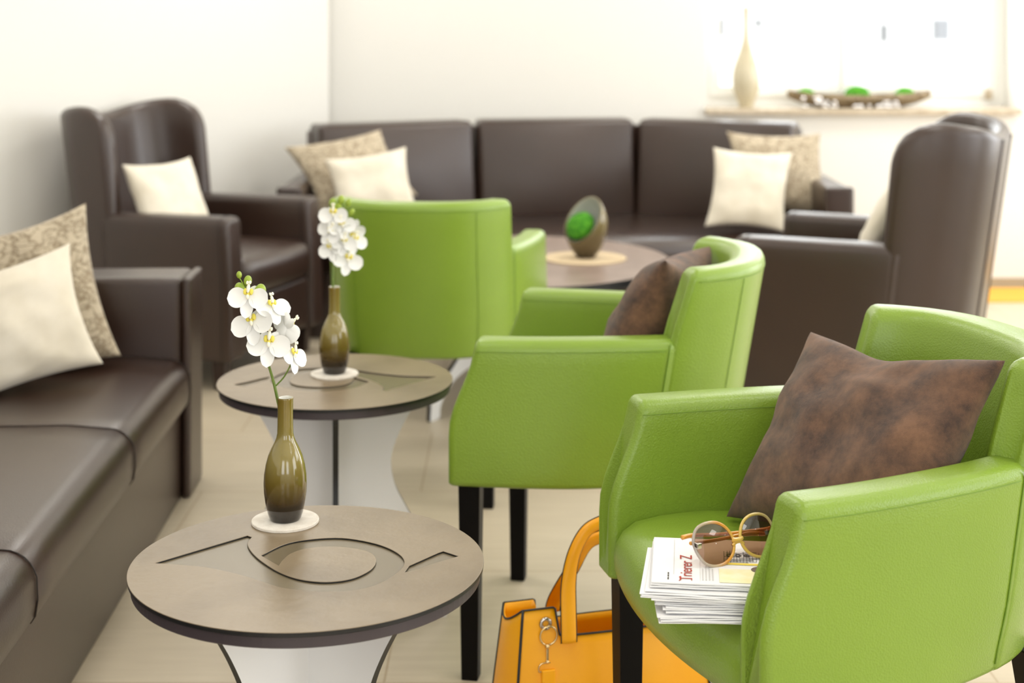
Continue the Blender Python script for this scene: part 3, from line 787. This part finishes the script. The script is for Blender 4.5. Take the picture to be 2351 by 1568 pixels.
# egg vase on its round mat
E0 = at(1345, 592, 5.355); E0.z = .45
mt = MB().add(*lathe([(0, 0), (.146, 0), (.147, .001), (.147, .004), (.146, .005), (0, .005)], 72)).build('placemat', M['mat'], None, False)
mt.location = (E0.x - .004, E0.y, .4501); tag(mt, 'round beige felt mat under the egg vase', 'placemat')
ev = thing('egg_vase', 'egg-shaped olive vase with slanted opening on the large round table', 'vase', (E0.x, E0.y, .4551))
EP = [(.0, 0), (.030, 0), (.033, .004), (.048, .022), (.0615, .045), (.071, .072), (.0765, .105), (.0755, .135), (.068, .165), (.054, .192), (.036, .212), (.018, .224), (.0, .228)]
def egg_cut(sc):
    pr = [(p.x, p.y) for p in catmull([(r * sc if sc < 1 else r, z if sc == 1 else .006 + z * .965, 0) for r, z in EP], 4)]
    bm = bmesh.new(); v, f = lathe([(max(0, r), z) for r, z in pr], 56)
    vs = [bm.verts.new(p) for p in v]
    for q in f[:-2]:
        try: bm.faces.new([vs[i] for i in q])
        except ValueError: pass
    bmesh.ops.remove_doubles(bm, verts=bm.verts, dist=1e-5)
    nn = Vector((-.60, -.60, .60)).normalized(); co = Vector((-.004, -.010, .142))
    bmesh.ops.bisect_plane(bm, geom=bm.verts[:] + bm.edges[:] + bm.faces[:], plane_co=co, plane_no=nn, clear_outer=True)
    return bm, nn, co
bo, NN, CO = egg_cut(1)
me = bpy.data.meshes.new('body'); bmesh.ops.recalc_face_normals(bo, faces=bo.faces)
for fc in bo.faces: fc.smooth = True
bo.to_mesh(me); bo.free()
ax_out = sum(1 if (p.normal.x * p.center.x + p.normal.y * p.center.y) > 0 else -1 for p in me.polygons)
if ax_out < 0: me.flip_normals()
me.materials.append(M['egg']); me.materials.append(M['egg_in'])
o = bpy.data.objects.new('body', me); COL.objects.link(o); o.parent = ev
sdm = o.modifiers.new('wall', 'SOLIDIFY'); sdm.thickness = .0045; sdm.offset = -1; sdm.material_offset = 1; sdm.material_offset_rim = 0
def moss_ball(r, sc, loc, label, rough=.16, group=None, rot=None):
    m = MB(); n = 34; V = []; F = []
    for i in range(n + 1):
        th = PI * i / n
        for j in range(n):
            ph = 2 * PI * j / n; d = Vector((math.sin(th) * math.cos(ph), math.sin(th) * math.sin(ph), math.cos(th)))
            k = 1 + rough * noise.noise(d * 7 + Vector(loc)) + rough * .6 * noise.noise(d * 17)
            p = Vector((d.x * sc[0], d.y * sc[1], d.z * sc[2])) * (r * k); V.append(rot @ p if rot else p)
    for i in range(n):
        for j in range(n): F.append((i * n + j, i * n + (j + 1) % n, (i + 1) * n + (j + 1) % n, (i + 1) * n + j))
    o = m.add(V, F).build('moss_ball', M['moss']); o.location = loc; return tag(o, label, 'moss', group)
q = NN.to_track_quat('Z', 'Y').to_matrix()
moss_ball(.056, (1, .95, .5), tuple(Vector((E0.x, E0.y, .4551)) + CO + Vector((-.016, .010, -.032))), 'bright green moss inside the egg vase', .12, None, q)

# ------------------------------------------------------------------ newspapers
NP = Vector((.1885, 2.059, 0)); e1 = Vector((.993, -.115, 0)).normalized(); e2 = Vector((.115, .993, 0)).normalized()
labs = ['newspaper with red masthead and drawings, topmost of the pile on the green chair', 'white newspaper directly under the one with the red masthead', 'white newspaper in the middle of the pile on the green chair', 'white newspaper second from the bottom of the pile on the green chair', 'white newspaper at the bottom of the pile, lying on the green seat']
zs = [.5365, .527, .5185, .510, .5015]
offs = [(0, 0, 0, .183, .178), (-.012, -.010, -2, .19, .18), (.004, -.016, 1, .18, .18), (.020, -.022, 3, .165, .19), (.012, -.030, 5, .175, .20)]
papers = []
for i, (lab, z, (ox, oy, rot, lx, ly)) in enumerate(zip(labs, zs, offs)):
    t = thing('newspaper', lab, 'newspaper', tuple(NP + e1 * ox + e2 * oy + Vector((0, 0, z))), math.atan2(e1.y, e1.x) + math.radians(rot), 'newspapers on the green seat')
    rnd = random.Random(i + 3); m = MB()
    nl = 4 if i else 3
    for k in range(nl):
        a, b = rnd.uniform(-.004, .004), rnd.uniform(-.005, .003)
        if i == 0 and k == nl - 1: a = b = 0
        z0 = -.0085 + k * .0085 / nl; th = .0085 / nl - .0006
        def wv(p, a=a, b=b, k=k, i=i):
            return Vector((p.x + a, p.y + b, p.z + (0 if i == 0 and k == nl - 1 else .0005 * math.sin(p.x * 60 + k * 2 + i)) ))
        m.add(*softbox((0, 0, z0), (lx, ly, z0 + th), .0007, n=6, warp=wv))
    m.build('sheets', M['paper'], t, False); papers.append(t)
P0 = papers[0]
def flat(name, pts, m, z=.0002):
    return mk(name, [(x, y, z) for x, y in pts], [tuple(range(len(pts)))], m, None, False)
def printed(name, polys, m, z=.0002):
    mb = MB()
    for p in polys:
        k = len(p); mb.add([(x, y, z - .0003) for x, y in p] + [(x, y, z) for x, y in p], [tuple(range(k, 2 * k))] + [(i, (i + 1) % k, k + (i + 1) % k, k + i) for i in range(k)])
    return mb.build(name, m, P0, False)
def rect(x0, y0, x1, y1): return [(x0, y0), (x1, y0), (x1, y1), (x0, y1)]
def lettering(name, s, size, m, loc, sx=1, rot=PI / 2):
    cu = bpy.data.curves.new(name, 'FONT'); cu.body = s; cu.size = size; cu.extrude = .00005
    ob = bpy.data.objects.new(name + '_c', cu); COL.objects.link(ob)
    dg = bpy.context.evaluated_depsgraph_get(); dg.update()
    me = bpy.data.meshes.new_from_object(ob.evaluated_get(dg)); bpy.data.objects.remove(ob)
    me.materials.clear(); me.materials.append(m)
    o = bpy.data.objects.new(name, me); COL.objects.link(o); o.parent = P0; o.location = loc; o.rotation_euler = (0, 0, rot); o.scale = (sx, 1, 1); return o
lettering('masthead', 'Trierer Z', .0245, M['ink_red'], (.055, .008, .0003), 1.02)
printed('masthead_serifs', [rect(.054, .0095, .0552, .0175), rect(.0372, .0065, .0386, .0085), rect(.0372, .0195, .0405, .0212)], M['ink_red'])
printed('small_print', [rect(.0215 + .0004 * (k % 3), .010 + .0014 * k, .0238 - .0003 * (k % 2), .0107 + .0014 * k) for k in range(19) if k % 7 != 6], M['ink_black'])
printed('rule', [rect(.030, .03, .0304, .17), rect(.066, .01, .0663, .10)] + [rect(.069 + .0045 * k, .012, .0705 + .0045 * k, .055 + .01 * (k % 3)) for k in range(4)], M['ink_grey'])
printed('pale_picture', [rect(.092, .006, .176, .058)], M['ink_pale'])
rn = random.Random(5)
printed('sketch_band', [rect(.10, .075, .172, .082)], M['ink_yellow'], .00025)
def line(x0, y0, x1, y1, w=.0006):
    d = Vector((x1 - x0, y1 - y0)); d = Vector((-d.y, d.x)).normalized() * w / 2
    return [(x0 - d.x, y0 - d.y), (x1 - d.x, y1 - d.y), (x1 + d.x, y1 + d.y), (x0 + d.x, y0 + d.y)]
sk = []
for k in range(16): x = .10 + .0045 * k; sk.append(line(x, .083 + rn.uniform(0, .006), x + rn.uniform(-.001, .001), .125 + rn.uniform(-.012, .006)))
for k in range(12): y = .085 + .0036 * k; x = .10 + rn.uniform(0, .03); sk.append(line(x, y, x + rn.uniform(.02, .04), y + rn.uniform(-.001, .001)))
for k in range(3):
    cx, cy = .108 + .012 * k, .112
    for r in (.003, .0045): 
        c = [(cx + r * math.cos(2 * PI * j / 14), cy + r * math.sin(2 * PI * j / 14)) for j in range(15)]
        for (a, b), (c2, d2) in zip(c, c[1:]): sk.append(line(a, b, c2, d2, .0007))
printed('building_sketch', sk, M['ink_black'], .0003)
ell = lambda cx, cy, rx, ry, a0=0, a1=2 * PI, n=24: [(cx + rx * math.cos(a0 + (a1 - a0) * k / n), cy + ry * math.sin(a0 + (a1 - a0) * k / n)) for k in range(n)]
printed('drawn_hair', [ell(.150, .058, .014, .013)], M['ink_hair'], .00028)
printed('drawn_face', [ell(.156, .055, .0135, .0098)], M['ink_skin'], .00034)
printed('drawn_features', [line(.153, .060, .1535, .0635, .0008), line(.153, .0485, .1535, .052, .0008), line(.156, .0555, .163, .0545, .0007), line(.163, .0545, .1625, .0575, .0007), line(.166, .052, .1655, .0585, .0009)] + [rect(.1505, .0605, .1512, .064), rect(.1505, .048, .1512, .0515)], M['ink_black'], .0004)

# ------------------------------------------------------------------ sunglasses
ec = Vector((.3225, 2.132, .5378))
ex = Vector((.885, .466, .02)).normalized()
sg = bpy.data.objects.new('sunglasses', None); COL.objects.link(sg)
tilt = Matrix.Rotation(math.radians(-24), 3, 'X')
sg.rotation_euler = (0, 0, math.atan2(ex.y, ex.x)); sg.location = ec
tag(sg, 'large sunglasses with grey to amber frame lying on the newspapers', 'sunglasses')
def sgp(x, y, z): return tilt @ Vector((x, y, z))
def rim_pts(sd):
    base = [(-.031, .040), (-.024, .052), (-.010, .0575), (.008, .0565), (.022, .048), (.0295, .034), (.0295, .022), (.023, .010), (.010, .002), (-.006, .0), (-.020, .005), (-.028, .017), (-.0315, .029)]
    return [(sd * (x * -1) + sd * .0365, z) for x, z in base] if sd > 0 else [(x - .0365, z) for x, z in base]
fr = MB()
for sd in (1, -1):
    pts = rim_pts(sd); cx = .0365 * sd
    loop = catmull([sgp(x, .006 * ((x) / .07) ** 2, z) for x, z in pts], 5, True)
    fr.add(*tube(loop, .0023, 8, True))
fr.add(*tube(catmull([sgp(-.0085, 0, .030), sgp(-.004, -.002, .0285), sgp(.004, -.002, .0285), sgp(.0085, 0, .030)], 5), .0034, 8))
fr.add(*tube(catmull([sgp(-.0095, 0, .022), sgp(-.004, -.001, .0255), sgp(.004, -.001, .0255), sgp(.0095, 0, .022)], 5), .0024, 8))
fr.build('frame', M['sun_frame'], sg)
for sd in (1, -1):
    loop = catmull([(x, z, 0) for x, z in rim_pts(sd)], 4, True); c = Vector((.0365 * sd, 0, .029)); m = MB(); rings = []
    for k in (1, .75, .5, .25, .02):
        rings.append([sgp(c.x + (p.x - c.x) * k, .006 * ((c.x + (p.x - c.x) * k) / .07) ** 2 - .003 * (1 - k * k), c.z + (p.y - c.z) * k) for p in loop])
    m.add(*loft(rings, cap=False)); m.build('lens', M['lens'], sg)
for sd in (1, -1):
    a = sgp(sd * .067, .006, .036)
    h = MB().add(*softbox((sd * .069 - .004, .003, a.z - .004), (sd * .069 + .004, .012, a.z + .004), .0015, n=2)).build('hinge', M['steel'], sg)
    # folded temples lie behind the front, crossing each other
    ln = [sgp(sd * .069, .012, .036), sgp(sd * .060, .018, .035), sgp(sd * .02, .022 + .004 * sd, .034), sgp(-sd * .03, .022 + .004 * sd, .034), sgp(-sd * .062, .020, .030)] if sd < 0 else \
         [sgp(sd * .069, .012, .036), sgp(sd * .060, .020, .036), sgp(0, .028, .040), sgp(-.05, .030, .046), sgp(-.071, .028, .046)]
    q = catmull(ln, 8); MB().add(*tube(q, [.0026 if i < len(q) * .7 else .0034 for i in range(len(q))], 8)).build('temple', M['amber'], sg)

# ------------------------------------------------------------------ handbag
hb = thing('handbag', 'orange leather handbag with black piping on the floor beside the nearest green chair', 'handbag', (.0187, 2.66, 0), math.atan2(.29, .957))
BW, BD, BH = .334, .115, .262
def bag_pt(u, v, z):
    """u along the front 0..1, v depth 0..1"""
    f = z / BH
    x = u * BW + (u - .5) * .05 * (1 - f); bul = .030 * math.sin(PI * max(0, min(1, f)) ** .8) * math.sin(PI * max(0, min(1, u)))
    z *= 1 - .11 * v
    d0 = -.020 * (1 - f) - bul; d1 = BD + .020 * (1 - f) + bul * .6
    return Vector((x, d0 + (d1 - d0) * v, z))
def top_at(u):
    s = u * BW; m = min(s, BW - s)
    return BH - .047 * ss(.058, .068, m)
def wall_sheet(fn, nu, nv, th):
    A = [[fn(i / nu, j / nv, 0) for j in range(nv + 1)] for i in range(nu + 1)]; B = [[fn(i / nu, j / nv, th) for j in range(nv + 1)] for i in range(nu + 1)]
    V = [p for r in A for p in r] + [p for r in B for p in r]; n = nv + 1; k = (nu + 1) * n; F = []
    for i in range(nu):
        for j in range(nv):
            a = i * n + j; F += [(a, a + 1, a + n + 1, a + n), (k + a, k + a + n, k + a + n + 1, k + a + 1)]
        F += [(i * n, (i + 1) * n, k + (i + 1) * n, k + i * n), (i * n + nv, k + i * n + nv, k + (i + 1) * n + nv, (i + 1) * n + nv)]
    for j in range(nv):
        F += [(j, k + j, k + j + 1, j + 1), (nu * n + j, nu * n + j + 1, k + nu * n + j + 1, k + nu * n + j)]
    return V, F
dn = Vector((0, 1, 0))
MB().add(*wall_sheet(lambda u, t, h: bag_pt(u, 0, t * top_at(u)) + dn * h, 60, 14, .004)).build('front_panel', M['bag'], hb)
MB().add(*wall_sheet(lambda u, t, h: bag_pt(u, 1, t * top_at(u)) - dn * h, 60, 14, .004)).build('back_panel', M['bag'], hb)
gl = []
for sd in (0, 1):
    def g(v, t, h, sd=sd):
        z = t * (BH - .020 * math.sin(PI * v)); p = bag_pt(sd, v, z); s = 1 if sd else -1
        p.x += s * (.018 * math.sin(PI * v) * (1 - .3 * t)) - s * h; return p
    MB().add(*wall_sheet(g, 12, 14, .004)).build('gusset', M['bag'], hb)
MB().add(*wall_sheet(lambda u, v, h: bag_pt(u, v, .002) + Vector((0, 0, h)), 8, 4, .004)).build('bottom', M['bag'], hb)
pp = MB()
for v, s in ((0, -1), (1, 1)):
    us = [i / 90 for i in range(91)]
    pp.add(*tube([bag_pt(u, v, top_at(u)) + dn * s * .0012 for u in us], .0019, 6))
    for u in (0, 1): pp.add(*tube([bag_pt(u, v, BH * k / 16) + dn * s * .001 for k in range(17)], .0024, 6))
for sd in (0, 1): pp.add(*tube([bag_pt(sd, v / 12, BH - .020 * math.sin(PI * v / 12)) + Vector(((1 if sd else -1) * .018 * math.sin(PI * v / 12) * .7, 0, 0)) for v in range(13)], .0018, 6))
pp.build('piping', M['piping'], hb)
def strap(y, top, lean, x0, x1):
    hh = top - .25
    c = catmull([(x0, 0, .205), (x0 + .0005, 0, .25), (x0 + .003, 0, .25 + hh * .35), (x0 + .014, 0, .25 + hh * .66), (x0 + .036, 0, .25 + hh * .88), (x0 + .066, 0, top - .006), ((x0 + x1) / 2, 0, top), (x1 - .066, 0, top - .006), (x1 - .036, 0, .25 + hh * .88), (x1 - .014, 0, .25 + hh * .66), (x1 - .003, 0, .25 + hh * .35), (x1 - .0005, 0, .25), (x1, 0, .205)], 6)
    rings = []; ed = MB(); L0 = []; L1 = []
    for i, p in enumerate(c):
        a = c[max(0, i - 1)]; b = c[min(len(c) - 1, i + 1)]; t = (b - a).normalized(); nn = Vector((-t.z, 0, t.x))
        f = ss(.27, .38, p.z); w = .0138 * (1 - .2 * f); d = .004 + .006 * f
        sec = [(w * math.cos(2 * PI * k / 16), d * math.sin(2 * PI * k / 16)) for k in range(16)]
        base = p + Vector((0, y + lean * ss(.20, .34, p.z), 0))
        rings.append([base + nn * a2 + Vector((0, b2, 0)) for a2, b2 in sec]); L0.append(base + nn * (w + .0004)); L1.append(base - nn * (w + .0004))
    o = MB().add(*loft(rings)).build('handle', M['bag'], hb)
    MB().add(*tube(L0, .0011, 5)).add(*tube(L1, .0011, 5)).build('piping', M['piping'], o)
strap(-.022, .413, .012, .078, .258); strap(BD + .004, .378, -.100, .094, .262)
fy = lambda x, z: bag_pt(x / BW, 0, z).y
gx = .040
gz = .237
MB().add(*tube([(gx + .0085 * math.cos(2 * PI * k / 24), fy(gx, gz) - .002, gz + .0085 * math.sin(2 * PI * k / 24)) for k in range(24)], .0035, 8, True)).build('grommet', M['steel'], hb)
ry = fy(gx, gz - .02) - .006
MB().add(*tube([(gx + .003 + .0155 * math.cos(2 * PI * k / 28), ry - .001 * math.sin(2 * PI * k / 28), gz - .0185 + .0165 * math.sin(2 * PI * k / 28)) for k in range(28)], .0019, 8, True)).build('ring', M['gold'], hb)
cl = MB().add(*softbox((gx - .0025, ry - .004, gz - .064), (gx + .0025, ry, gz - .034), .0012, n=2)); blob(cl, Vector((gx, ry - .002, gz - .036)), .0045); blob(cl, Vector((gx, ry - .002, gz - .063)), .004)
cl.build('clasp', M['gold'], hb)
dl = MB().add(*tube(catmull([(gx - .015, ry - .002, gz - .079), (gx - .0155, ry - .002, gz - .071), (gx - .011, ry - .002, gz - .0655), (gx, ry - .002, gz - .0645), (gx + .011, ry - .002, gz - .0655), (gx + .0155, ry - .002, gz - .071), (gx + .015, ry - .002, gz - .079)], 5), .0016, 8)); dl.add(*tube([(gx - .015, ry - .002, gz - .079), (gx + .015, ry - .002, gz - .079)], .0016, 8))
dl.build('loop', M['gold'], hb)
MB().add(*softbox((gx - .0125, ry - .012, .06), (gx + .0125, ry - .005, gz - .074), .0025, n=6)).build('hanging_strap', M['bag'], hb)

# ------------------------------------------------------------------ things on the window sill
tv = MB().add(*lathe([(0, 0), (.034, 0), (.036, .004), (.034, .012), (.044, .035), (.058, .07), (.067, .11), (.0695, .145), (.066, .18), (.055, .22), (.042, .255), (.029, .29), (.0195, .325), (.0145, .36), (.0125, .40), (.0125, .44), (.0145, .475), (.0165, .490), (.0145, .490), (.010, .47), (.009, .40), (0, .39)], 48)).build('floor_vase', M['tall'])
tv.name = 'bottle_vase'; q = at(1713, 250, 7.40); tv.location = (q.x, 7.40, WZ0); tag(tv, 'tall slender sand-coloured ceramic vase on the window sill', 'vase')
bc = at(1972, 243, 7.40)
bw = thing('bowl', 'long boat-shaped shell mosaic bowl on the window sill', 'bowl', (bc.x, 7.40, WZ0))
n = 48; rows = []
for i in range(n + 1):
    u = (i / n - .5) * 2; w = .066 * max(0, 1 - abs(u) ** 2.4) ** .7 + .002; zb = .055 * abs(u) ** 3.2; zr = .064 + .024 * abs(u) ** 2.5
    r = []
    for j in range(17):
        a = PI * j / 16; r.append(Vector((u * .345, -w * math.cos(a), zr - (zr - zb - .0) * math.sin(a) ** .75)))
    rows.append(r)
o = MB().add(*loft(rows, cap=False, closed=False)).build('shell', M['bowl'], bw)
sd = o.modifiers.new('thick', 'SOLIDIFY'); sd.thickness = .006; sd.offset = 1
for px, r, lab in ((1850, .038, 'green moss ball at the left end of the boat bowl'), (1968, .052, 'largest green moss ball in the middle of the boat bowl'), (2078, .042, 'green moss ball at the right end of the boat bowl')):
    x = (px - CXP) / FPX * 7.40
    moss_ball(r, (1.15, .9, .85), (x, 7.40, WZ0 + .062), lab, .12, 'moss balls in the boat bowl')
rb = random.Random(2); bead0 = None
spots = [(1888 + rb.uniform(-44, 34), 7.285 + rb.uniform(0, .03), k) for k in range(14)] + [(1985 + rb.uniform(-50, 70), 7.285 + rb.uniform(0, .03), 0) for k in range(8)] + [(2035 + rb.uniform(-20, 28), 7.288 + rb.uniform(0, .025), k) for k in range(8)]
for px, yy, k in spots:
    r = .0105; lvl = (k % 14) // 5
    loc = ((px - CXP) / FPX * yy, yy + .012 * lvl, WZ0 + r * (1 + 1.7 * lvl))
    if bead0 is None:
        m = MB(); blob(m, Vector(), r, n=14); bead0 = m.build('glass_bead', M['bead']); b = bead0
    else:
        b = bead0.copy(); COL.objects.link(b)
    b.location = loc
    tag(b, 'small sparkling silvered bead lying on the sill before the boat bowl', 'bead', 'silvered beads before the boat bowl')

ym = MB().add(*box((1.75, 6.93, 0), (3.4, 7.27, .008))).build('floor_colour', M['yellow_band'], None, False)  # thin flat yellow strip on the floor, next to the back wall
tag(ym, 'yellow strip on the floor along the back wall', 'mat')

# ------------------------------------------------------------------ light
W = bpy.data.worlds.new('daylight'); S.world = W; W.use_nodes = True
bg = W.node_tree.nodes['Background']; bg.inputs[0].default_value = (.97, .985, 1, 1); bg.inputs[1].default_value = 6.5
def area(name, loc, rot, sx, sy, e, col=(1, 1, 1)):
    l = bpy.data.lights.new(name, 'AREA'); l.shape = 'RECTANGLE'; l.size = sx; l.size_y = sy; l.energy = e; l.color = col
    o = bpy.data.objects.new(name, l); COL.objects.link(o); o.location = loc; o.rotation_euler = rot; return o
for y in (.3, 3.1, 5.9): area('window_daylight', (4.18, y, 1.45), (0, PI / 2, 0), 1.9, 1.8, 95 if y > 5 else 75, (.97, .985, 1))
for x in (-.7, 1.5): area('window_daylight', (x, -2.18, 1.55), (PI / 2, 0, 0), 1.2, 1.5, 36, (.98, .99, 1))
area('window_daylight', ((WX0 + WX1) / 2, YB + .28, 1.6), (-PI / 2, 0, 0), 1.4, 1.4, 60, (.97, .985, 1))
for x in (-.9, 1.2, 3.2):
    for y in (.2, 2.2, 4.2, 6.2): area('ceiling_light', (x, y, 2.89), (0, 0, 0), .6, .6, 12 if y < 1 else (24 if y < 4 else (30 if y < 5 else 48)), (1, .97, .92))
S.view_settings.view_transform = 'Standard'; S.view_settings.look = 'None'; S.view_settings.gamma = 1
S.view_settings.use_curve_mapping = False; S.view_settings.exposure = -1.3
S.cycles.use_denoising = True
S.cycles.max_bounces = 8; S.cycles.transparent_max_bounces = 8
S.cycles.sample_clamp_indirect = 6
